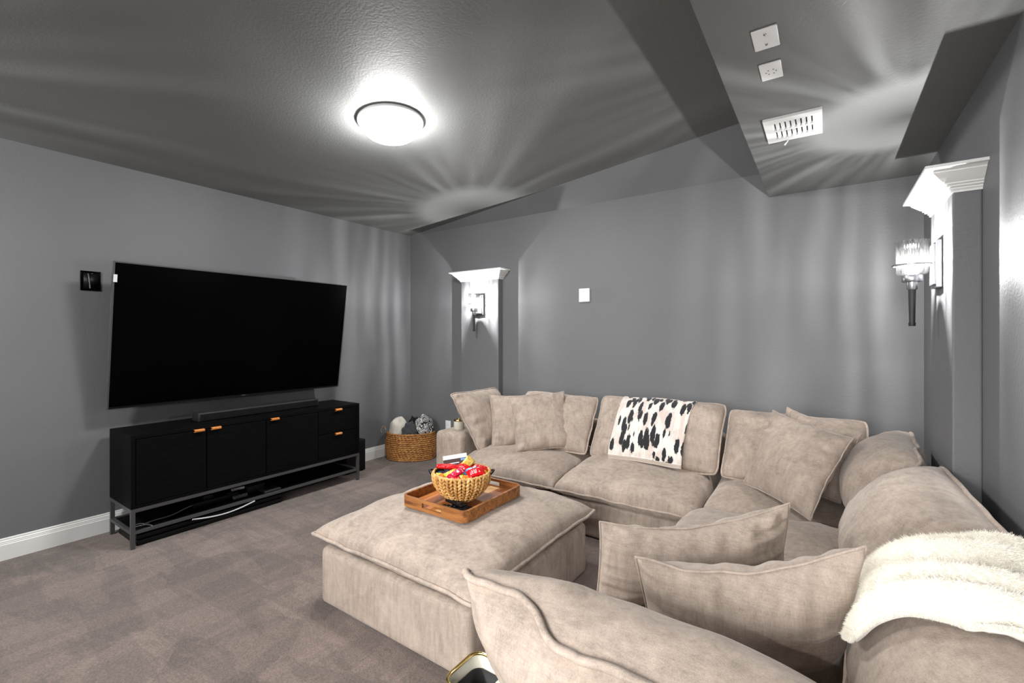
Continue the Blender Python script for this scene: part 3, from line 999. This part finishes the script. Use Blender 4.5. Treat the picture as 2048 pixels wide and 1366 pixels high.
# ================================================================== THROW PILLOWS
def pillow(TL, TR, BR, BL, label, f=.075, b=.075, seed=1, bow=.07, pucker=.018, q=.55, lump=.014, seam=.0032, n=48, sag=0.0):
    def sg(P, S, T):
        P = P.copy(); P[..., 2] -= sag * np.sin(np.pi * S) * (1 - T) ** 2
        return P
    c = Cushion(TL, TR, BR, BL, f, b, n=n, bow=bow, pucker=pucker, seed=seed, q=q, lump=lump, wave=.010, extra=sg)
    cen = (np.array(TL) + TR + BR + BL) / 4
    base_ = (cen[0], cen[1], min(TL[2], TR[2], BL[2], BR[2]))
    r = thing('throw_pillow', label, 'pillow', base_, 0, 'greige throw pillows on the sofa')
    part('cover', c.geo(), M['velvet'], r)
    part('seam', c.piping(seam), M['velvet_seam'], r)
    return c
pillow((1.868, -.70, .811), (2.21, -.43, .855), (2.395, -.56, .462), (2.02, -.82, .418), 'square greige pillow in front of the other two at the sofa left end', seed=41)
pillow((1.645, -.655, .807), (1.985, -.44, .820), (2.10, -.56, .445), (1.79, -.82, .425), 'square greige pillow half hidden behind the front left pillow', seed=42)
pillow((3.672, -.57, .858), (4.035, -.91, .804), (3.865, -1.14, .450), (3.53, -.70, .440), 'square greige pillow tilted on its corner at the sofa corner', seed=43, f=.085, b=.08)
pillow((3.735, -.46, .868), (4.078, -.62, .785), (3.985, -.80, .450), (3.60, -.61, .440), 'greige pillow tucked behind the tilted corner pillow', seed=44, f=.07, b=.06)
pillow((3.830, -1.98, .775), (3.290, -2.195, .664), (3.298, -2.25, .410), (3.805, -1.93, .440), 'pale greige pillow standing on the near seat, the farther of two', seed=45, f=.11, b=.10, pucker=.030, n=64, sag=.045, bow=.03)
pillow((3.995, -2.37, .833), (3.522, -2.50, .729), (3.530, -2.39, .445), (3.950, -2.27, .445), 'pale greige pillow in the foreground leaning on the near back cushion', seed=46, f=.095, b=.11, pucker=.024, n=64, sag=.050, bow=.02)

# ================================================================== THROW ON THE MIDDLE BACK CUSHION
def drape(c, u0, u1, prof, nu, nv, off, fold, skew=0.0):
    """sheet lying on cushion c. prof: list of (side, v) from back over the seam to the front"""
    P = np.zeros((nu + 1, nv + 1, 3))
    for i in range(nu + 1):
        f = i / nu
        for j in range(nv + 1):
            g_ = j / nv * (len(prof) - 1)
            k = min(int(g_), len(prof) - 2); h = g_ - k
            (sa, va), (sb_, vb) = prof[k], prof[k + 1]
            ua = u0 + (u1 - u0) * f * (1 - skew * max(0.0, j / nv - .35))
            p = c.at(ua, va, sa) * (1 - h) + c.at(ua, vb, sb_) * h
            P[i, j] = p
    # smooth a little
    for _ in range(2):
        Q = P.copy()
        Q[1:-1] = (P[:-2] + 2 * P[1:-1] + P[2:]) / 4
        P = Q
        Q = P.copy()
        Q[:, 1:-1] = (P[:, :-2] + 2 * P[:, 1:-1] + P[:, 2:]) / 4
        P = Q
    du = np.gradient(P, axis=0); dv = np.gradient(P, axis=1)
    Nn = np.cross(dv, du); Nn /= np.linalg.norm(Nn, axis=2)[..., None] + 1e-9
    if (Nn.mean((0, 1)) @ c.N) < 0:
        Nn = -Nn
    O = np.zeros((nu + 1, nv + 1))
    for i in range(nu + 1):
        for j in range(nv + 1):
            O[i, j] = off + fold(i / nu, j / nv)
    return P + Nn * O[..., None], Nn

def sheet_geo(P, Nn, thick, skew=None):
    nu, nv = P.shape[0] - 1, P.shape[1] - 1
    vs, uvs = [], []
    for lay in (0, 1):
        for i in range(nu + 1):
            for j in range(nv + 1):
                vs.append(tuple(P[i, j] - lay * thick * Nn[i, j])); uvs.append((i / nu, j / nv))
    m = (nu + 1) * (nv + 1)
    ix = lambda i, j: i * (nv + 1) + j
    fs = []
    for i in range(nu):
        for j in range(nv):
            q = (ix(i, j), ix(i, j + 1), ix(i + 1, j + 1), ix(i + 1, j))
            fs.append(q); fs.append(tuple(m + a for a in q[::-1]))
    for i in range(nu):
        for j in (0, nv):
            fs.append((ix(i, j), ix(i + 1, j), m + ix(i + 1, j), m + ix(i, j)))
    for j in range(nv):
        for i in (0, nu):
            fs.append((ix(i, j), ix(i, j + 1), m + ix(i, j + 1), m + ix(i, j)))
    g = G().add(vs, fs)
    g.uv = uvs
    return g

prof = [('B', .30), ('B', .12), ('B', .04), ('F', .0), ('F', .05), ('F', .12), ('F', .22), ('F', .34), ('F', .46), ('F', .58), ('F', .70), ('F', .80), ('F', .89), ('F', .955)]
P, Nn = drape(bc2, .275, .735, prof, 30, 60, .012, lambda u, v: .006 * nz(u * 4, v * 3, 2.2))
for j in range(P.shape[1]):     # the front hangs slightly askew and clear of the seat
    w = j / (P.shape[1] - 1)
    P[:, j, 0] += -.02 * w
    P[:, j, 1] += -.035 * max(0, w - .55) / .45
throw = thing('cheetah_throw', 'cream throw with black cheetah spots over the middle back cushion', 'blanket', (2.95, -.5, .47))
part('cloth', sheet_geo(P[:, :57], Nn[:, :57], .008), M['animal'], throw)
part('hem', sheet_geo(P[:, 56:], Nn[:, 56:], .009), M['hem'], throw)

# ================================================================== IVORY FUR BLANKET
def fur_fold(u, v):
    a = u * 5.2 + .35 * math.sin(v * 4.0) + .5 * nz(u * 3, v * 3, 7)
    r_ = (0.5 + 0.5 * math.cos(2 * math.pi * a)) ** 0.45
    return .012 + (.042 - .026 * max(0, v - .5) * 2) * r_ + .012 * nz(u * 6, v * 5, 1.0)
prof = [('B', .35), ('B', .2), ('B', .08), ('F', .0), ('F', .05), ('F', .12), ('F', .2), ('F', .3), ('F', .4), ('F', .5), ('F', .6), ('F', .61), ('F', .63)]
P, Nn = drape(rc3, .0, .64, prof, 76, 70, .012, fur_fold, .28)
nuF, nvF = P.shape[0] - 1, P.shape[1] - 1
fur = thing('fur_blanket', 'fluffy ivory faux fur blanket draped over the near right back cushion', 'blanket', (4.0, -2.3, .5))
part('cloth', sheet_geo(P, Nn, .012), M['fur'], fur)
g = G(); vs, fs = [], []
cnt = 125000
ui = rng.random(cnt) * nuF; vi = rng.random(cnt) * nvF
ui[:9000] = nuF - .02 * rng.random(9000)          # extra pile hanging over the two free edges
vi[9000:15000] = nvF - .02 * rng.random(6000)
i0 = np.minimum(ui.astype(int), nuF - 1); j0 = np.minimum(vi.astype(int), nvF - 1)
fu = (ui - i0)[:, None]; fv = (vi - j0)[:, None]
pos = P[i0, j0] * (1 - fu) * (1 - fv) + P[i0 + 1, j0] * fu * (1 - fv) + P[i0, j0 + 1] * (1 - fu) * fv + P[i0 + 1, j0 + 1] * fu * fv
nrm = Nn[i0, j0]
rd = rng.normal(0, 1, (cnt, 3))
comb = np.array([0.1, -.6, -.5])
dirv = nrm * .8 + comb * 1.1 + rd * .40
dirv[:9000] += np.array([0, -1.2, -.8]) - nrm[:9000] * .9
dirv[9000:15000] += np.array([-.8, 0, -1.4]) - nrm[9000:15000] * .9
dirv /= np.linalg.norm(dirv, axis=1)[:, None]
ln = (.007 + .006 * rng.random(cnt))[:, None]
side = np.cross(dirv, rng.normal(0, 1, (cnt, 3))); side /= np.linalg.norm(side, axis=1)[:, None] + 1e-9
A = pos + side * .0007 - nrm * .001; B_ = pos - side * .0007 - nrm * .001; C_ = pos + dirv * ln
allv = np.stack([A, B_, C_], 1).reshape(-1, 3)
g.v = [tuple(map(float, p)) for p in allv]
g.f = [(3 * k, 3 * k + 1, 3 * k + 2) for k in range(cnt)]
o = part('pile', g, M['fur'], fur)
o['kind'] = 'stuff'

# ================================================================== OTTOMAN
ot = thing('ottoman', 'square greige ottoman with a plump piped cushion top', 'ottoman', (2.37, -1.85, 0))
part('base', box(1.900, 2.842, -2.350, -1.345, .004, .275, .035, 5), M['velvet'], ot)
oc = Cushion((1.872, -1.325, .335), (2.872, -1.325, .335), (2.868, -2.372, .330), (1.868, -2.365, .332), .128, .075, n=64, bow=.018, pucker=.013, wave=.016, seed=51, q=.40, pw=2.6, lump=.016, zmin=.262)
o = part('cushion', oc.geo(), M['velvet'], ot)
part('piping', oc.piping(.0075), M['velvet_seam'], o)

# ---- tray: centre (2.40,-1.866)
TZ = .462
tr = thing('serving_tray', 'rectangular acacia wood tray with cut-out handles on the ottoman', 'tray', (2.405, -1.868, TZ))
tx0, tx1, ty0, ty1 = 2.195, 2.605, -2.100, -1.632
pw_ = (tx1 - tx0 - .02) / 6
for k in range(6):
    part('plank', box(tx0 + .010 + k * pw_ + .0006, tx0 + .010 + (k + 1) * pw_ - .0006, ty0 + .010, ty1 - .010, TZ, TZ + .010, .0008, 1), M[('plank_a', 'plank_b', 'plank_a', 'plank_c', 'plank_b', 'plank_a')[k]], tr, smooth=False)
def rim_wall():
    """rounded rectangular wall with two handle openings in the short sides"""
    R = .035; t = .012; H = .052
    pts = []
    def corner(cx, cy, a0):
        for i in range(7):
            a = a0 + i / 6 * math.pi / 2
            pts.append((cx + R * math.cos(a), cy + R * math.sin(a), math.cos(a), math.sin(a)))
    mid = (tx0 + tx1) / 2
    hw = .062
    corner(tx1 - R, ty0 + R, -math.pi / 2)
    corner(tx1 - R, ty1 - R, 0)
    pts.append((mid + hw, ty1, 0, 1)); pts.append((mid - hw, ty1, 0, 1))
    corner(tx0 + R, ty1 - R, math.pi / 2)
    corner(tx0 + R, ty0 + R, math.pi)
    pts.append((mid - hw, ty0, 0, -1)); pts.append((mid + hw, ty0, 0, -1))
    n = len(pts)
    g = G()
    def band(i, j, z0, z1):
        a, b = pts[i], pts[j]
        v = []
        for p in (a, b):
            for z in (z0, z1):
                v.append((p[0], p[1], z)); v.append((p[0] - p[2] * t, p[1] - p[3] * t, z))
        g.add(v, [(0, 4, 6, 2), (1, 3, 7, 5), (2, 6, 7, 3), (0, 1, 5, 4), (0, 2, 3, 1), (4, 5, 7, 6)])
    for i in range(n):
        j = (i + 1) % n
        opening = abs(pts[i][1] - pts[j][1]) < 1e-6 and abs(abs(pts[i][0] - pts[j][0]) - 2 * hw) < 1e-6
        if opening:
            band(i, j, TZ - .001, TZ + .016); band(i, j, TZ + .038, TZ + H)
        else:
            band(i, j, TZ - .001, TZ + H)
    return g
part('rim', rim_wall(), M['acacia'], tr, smooth=False)

# ---- woven bowl
BO = (2.415, -1.900); BB = TZ + .0105
bw = thing('woven_bowl', 'round woven water hyacinth bowl filled with wrapped candy', 'bowl', (BO[0], BO[1], BB))
def brad(u):   # radius by height fraction
    return .148 * (1 - .60 * (1 - u) ** 2.4)
BH = .136
shell = [(0, .006), (.05, .006)] + [(brad(u) - .008, .008 + BH * u) for u in np.linspace(0, 1, 14)] + [(brad(1) - .014, BH + .006)] + [(brad(u) - .014, .014 + BH * u * .97) for u in np.linspace(.97, 0, 12)] + [(0, .013)]
part('shell', lathe(shell, (BO[0], BO[1], BB), 64), M['hyacinth_gap_shade'], bw)
leaf = G()
nu_, nv_ = 8, 6
lv, lf = [], []
for j in range(nv_ + 1):
    th_ = math.pi * j / nv_
    for i in range(nu_):
        ph = 2 * math.pi * i / nu_
        lv.append((math.sin(th_) * math.cos(ph), math.sin(th_) * math.sin(ph), math.cos(th_)))
for j in range(nv_):
    for i in range(nu_):
        l = (i + 1) % nu_
        lf.append((j * nu_ + i, (j + 1) * nu_ + i, (j + 1) * nu_ + l, j * nu_ + l))
g = G()
ncol = 22
nrw = 8
for rI in range(nrw):
    u = (rI + .4) / nrw
    for k in range(ncol):
        for s_ in (-1, 1):
            a = 2 * math.pi * (k + .25 * s_) / ncol
            rr = brad(u) - .004
            slope = math.atan2(brad(min(1, u + .05)) - brad(max(0, u - .05)), BH * .1)
            lx = 2 * math.pi * rr / ncol * .185
            up = Vector((math.cos(a) * math.sin(slope), math.sin(a) * math.sin(slope), math.cos(slope)))
            tan = Vector((-math.sin(a), math.cos(a), 0))
            nor = tan.cross(up)
            ang = s_ * .62
            d1 = up * math.cos(ang) - tan * math.sin(ang); d2 = tan * math.cos(ang) + up * math.sin(ang)
            c0 = Vector((BO[0] + rr * math.cos(a), BO[1] + rr * math.sin(a), BB + .009 + BH * u))
            sz = .0132 + .002 * random.random()
            g.add([tuple(c0 + d1 * (p[2] * sz) + d2 * (p[0] * lx) + nor * (p[1] * .0085)) for p in lv], lf)
o = part('weave', g, M['hyacinth'], bw); o['kind'] = 'stuff'
path = [(BO[0] + (brad(1) - .008) * math.cos(a), BO[1] + (brad(1) - .008) * math.sin(a), BB + BH + .008 + .0012 * math.sin(a * 30)) for a in np.linspace(0, 2 * math.pi, 121)[:-1]]
part('rim', tube(path, [.0065 + .001 * math.sin(i * 1.5) for i in range(120)], True, 8), M['hyacinth'], bw)
for a0 in (math.radians(214), math.radians(34)):
    pp = []
    for k in range(9):
        a = a0 + (k - 4) * .055
        rr = brad(1) + .004 + .010 * math.sin(k / 8 * math.pi)
        pp.append((BO[0] + rr * math.cos(a), BO[1] + rr * math.sin(a), BB + BH + .004 + .010 * math.sin(k / 8 * math.pi)))
    part('handle', tube(pp, .0048, sides=8), M['black_plastic'], bw)

# ---- candy
def wrapper(name, loc, rot, size, mat, label, twist=False):
    """pillow pack with crimped flat ends, or a twist-end sweet"""
    L, Wd, H = size
    n, m = 26, 20
    vs, fs = [], []
    for i in range(n + 1):
        x = -1 + 2 * i / n
        ax = abs(x)
        if twist:
            k = (1 - (ax / .62) ** 2.6) ** .5 if ax < .60 else .12 + 1.5 * (ax - .60)
            ky_, kz_ = (k, k) if ax < .60 else (max(.14, k), max(.10, .12))
        else:
            ky_ = 1.0 if ax > .82 else .93 + .07 * ax
            kz_ = max(.04, (1 - (ax / .86) ** 3) ** .6) if ax < .86 else .04
        for j in range(m):
            a = 2 * math.pi * j / m
            cy, sz_ = math.cos(a), math.sin(a)
            sq = .62
            yy = math.copysign(abs(cy) ** sq, cy) * ky_ * Wd / 2
            zz = math.copysign(abs(sz_) ** sq, sz_) * kz_ * H / 2
            zz += .0032 * nz(x * 7 + loc[0] * 90, a * 2, loc[1] * 50) + .0016 * nz(x * 17, a * 4, loc[0] * 70)
            if ax > .84 and not twist:
                zz += .0012 * math.cos(j * math.pi)
            vs.append((x * L / 2, yy, zz))
    for i in range(n):
        for j in range(m):
            l = (j + 1) % m
            fs.append((i * m + j, i * m + l, (i + 1) * m + l, (i + 1) * m + j))
    fs.append(tuple(range(m))[::-1]); fs.append(tuple(n * m + j for j in range(m)))
    o = link_mesh(name, G().add(vs, fs), M[mat])
    o.location = loc; o.rotation_euler = rot
    return tag(o, label, 'candy', 'wrapped candies in the woven bowl')
cz0 = BB + BH
# right = (.82,.57) away = (-.57,.82) in plan, seen from the camera
def bp(r_, a_, z): return (BO[0] + .824 * r_ - .567 * a_, BO[1] + .567 * r_ + .824 * a_, cz0 + z)
yw = math.radians(34.5)
candy = [
 ('candy_bar', bp(-.075, .035, .022), (.10, .05, yw + .10), (.115, .042, .020), 'foil_red', 'long red candy bar at the left back of the bowl', 0),
 ('candy_bar', bp(-.082, .000, -.004), (.25, .0, yw + .05), (.085, .040, .018), 'foil_black', 'black and blue candy bar under the long red bar', 0),
 ('candy_pack', bp(-.048, -.018, .000), (.45, -.2, yw + .7), (.075, .042, .020), 'foil_yellow', 'yellow and green candy pack left of the bowl middle', 0),
 ('candy_pack', bp(-.090, -.035, -.012), (.5, .3, yw + .3), (.070, .045, .020), 'foil_orange', 'orange candy pack low at the left rim of the bowl', 0),
 ('candy_pack', bp(-.030, -.055, .006), (.4, -.45, yw + .55), (.095, .040, .024), 'foil_crimson', 'shiny crimson candy pack at the front left of the bowl', 0),
 ('candy_pack', bp(.022, .058, .030), (.75, -.5, yw + 1.0), (.088, .052, .034), 'foil_gold', 'gold candy pack standing highest at the back of the bowl', 0),
 ('candy_pack', bp(.008, .020, .020), (.3, .25, yw - .6), (.078, .046, .022), 'foil_red', 'red square candy pack below the tall gold pack', 0),
 ('twist_sweet', bp(.035, -.012, .010), (.1, -.45, yw + .6), (.090, .030, .026), 'foil_blue', 'pale blue twist wrapped sweet in the middle of the bowl', 1),
 ('candy_bar', bp(.088, .045, .012), (.1, .15, yw - .25), (.090, .040, .022), 'foil_red', 'red candy bar at the right back rim of the bowl', 0),
 ('candy_pack', bp(.090, .010, .002), (.3, .1, yw - .15), (.075, .036, .018), 'foil_yellow', 'yellow candy pack under the red bar at the right rim', 0),
 ('candy_pack', bp(.075, -.045, .012), (.45, -.15, yw + .35), (.090, .058, .034), 'foil_red', 'big glossy red candy pack at the front right of the bowl', 0),
 ('candy_pack', bp(-.005, -.085, -.008), (.35, .0, yw + .1), (.095, .036, .018), 'foil_red', 'flat red candy pack along the front rim of the bowl', 0),
 ('candy_pack', bp(.030, -.075, -.004), (.5, .2, yw + .5), (.065, .034, .016), 'foil_orange', 'orange and yellow candy pack at the front middle of the bowl', 0),
 ('twist_sweet', bp(-.002, -.030, .004), (.2, .4, yw - .9), (.060, .030, .028), 'foil_gold', 'small gold twist sweet between the crimson pack and blue sweet', 1),
 ('candy_pack', bp(.045, .025, .006), (.2, .1, yw + 1.2), (.070, .040, .020), 'foil_orange', 'orange candy pack wedged right of the red square pack', 0),
 ('candy_pack', bp(-.020, .000, -.016), (.1, .1, yw + .2), (.090, .050, .020), 'foil_gold', 'gold candy pack lying deep in the bowl middle', 0),
 ('candy_pack', bp(.060, -.010, -.020), (.1, -.1, yw - .5), (.090, .050, .020), 'foil_yellow', 'yellow candy pack lying deep at the bowl right', 0),
 ('candy_pack', bp(-.030, .065, -.008), (.2, .0, yw + .1), (.090, .045, .020), 'foil_crimson', 'crimson candy pack at the back under the chocolate box', 0),
]
for nm, loc, rot, size, mt_, lab, tw2 in candy:
    wrapper(nm, loc, rot, size, mt_, lab, bool(tw2))
# chocolate box standing at the back left of the bowl
cb = thing('chocolate_box', 'white and dark brown chocolate box standing at the back of the bowl', 'box', bp(-.035, .075, -.03))
Rb = Matrix.Translation(Vector(bp(-.040, .082, .018))) @ Matrix.Rotation(yw, 4, 'Z') @ Matrix.Rotation(-.16, 4, 'Y') @ Matrix.Rotation(-.42, 4, 'X')
part('carton', box(-.062, .062, -.008, .008, -.055, .050, .001, 1).mat(Rb), M['card_brown'], cb, smooth=False)
part('top_band', box(-.0625, .0625, -.0086, .0086, .030, .0505).mat(Rb), M['card_white'], cb, smooth=False)
part('stripe', box(-.040, .020, -.0088, -.0078, .006, .010).mat(Rb), M['card_white'], cb, smooth=False)
part('badge', box(.030, .056, -.0088, -.0078, .016, .027).mat(Rb), M['card_blue'], cb, smooth=False)

# ---- remotes on the tray
def remote(loc, rz, L, Wd, label, dots):
    r = thing('remote_control', label, 'remote', loc, rz)
    part('body', box(-L / 2, L / 2, -Wd / 2, Wd / 2, 0, .015, .006, 3), M['black_plastic'], r, world=False)
    for x, y in dots:
        part('button', lathe([(.0035, .0145), (.0035, .0165), (0, .0168)], (x, y, 0), 10), M['cable_grey'], r, world=False)
    part('pad', lathe([(.013, .0145), (.013, .0162), (.010, .0166), (0, .0166)], (L * .22, 0, 0), 20), M['charcoal_plastic'], r, world=False)
    return r
remote((2.478, -2.010, TZ + .0102), math.radians(24), .15, .042, 'black remote lying on the tray nearest the rim', [(-.05, .008), (-.05, -.008), (-.03, .008), (-.03, -.008), (-.01, 0)])
remote((2.455, -1.990, TZ + .0102 + .0155), math.radians(-12), .13, .036, 'black remote lying across the other one on the tray', [(-.04, .007), (-.04, -.007), (-.02, 0)])

# ================================================================== CANDLE ON THE ARM
cd = thing('candle_tin', 'pale candle jar with a brass lid standing on the sofa left arm', 'candle', (1.435, -.80, .530))
part('jar', lathe([(0, 0), (.040, 0), (.043, .004), (.043, .066), (.040, .069), (0, .069)], (1.435, -.80, .530), 32), M['cream_plastic'], cd, auto=40)
part('lid', lathe([(.0435, .066), (.0445, .068), (.0445, .078), (.042, .081), (0, .081)], (1.435, -.80, .530), 32), M['gold'], cd, auto=40)
part('knob', lathe([(.004, .080), (.004, .083), (.006, .085), (.005, .089), (0, .090)], (1.435, -.80, .530), 16), M['gold'], cd)

# ================================================================== BIN IN THE FOREGROUND
bn = thing('waste_bin', 'cream bin with a gold rim and dark liner on the carpet by the ottoman', 'bin', (3.083, -2.59, 0))
def rrect(cx, cy, w, d, r_, n=7):
    out = []
    for (sx_, sy_, a0) in ((1, 1, 0), (-1, 1, math.pi / 2), (-1, -1, math.pi), (1, -1, 3 * math.pi / 2)):
        for i in range(n):
            a = a0 + i / (n - 1) * math.pi / 2
            out.append((cx + sx_ * (w / 2 - r_) + r_ * math.cos(a), cy + sy_ * (d / 2 - r_) + r_ * math.sin(a)))
    return out
def loft(loops):
    n = len(loops[0][0])
    g = G(); vs = [(x, y, z) for lp, z in loops for x, y in lp]
    fs = [(i * n + k, i * n + (k + 1) % n, (i + 1) * n + (k + 1) % n, (i + 1) * n + k) for i in range(len(loops) - 1) for k in range(n)]
    return g.add(vs, fs)
bx, by = 3.083, -2.590
L0 = lambda w, r_: rrect(bx, by, w, w, r_)
g = loft([(L0(.135, .03), .0), (L0(.150, .035), .012), (L0(.158, .036), .292), (L0(.149, .033), .294), (L0(.143, .031), .20), (L0(.138, .03), .02)])
part('body', g, M['cream_plastic'], bn)
part('rim', tube([(x, y, .296) for x, y in L0(.156, .036)], .0055, True, 8), M['gold'], bn)
part('liner', loft([(L0(.138, .03), .232), (L0(.140, .03), .256), (L0(.128, .027), .258), (L0(.120, .025), .12), (L0(.07, .02), .118), (L0(.002, .0005), .118)]), M['charcoal_plastic'], bn)
part('tab', lathe([(0, 0), (.017, 0), (.019, .004), (.019, .012), (.016, .016), (0, .016)], (bx + .055, by + .03, .262), 20), M['cream_plastic'], bn)
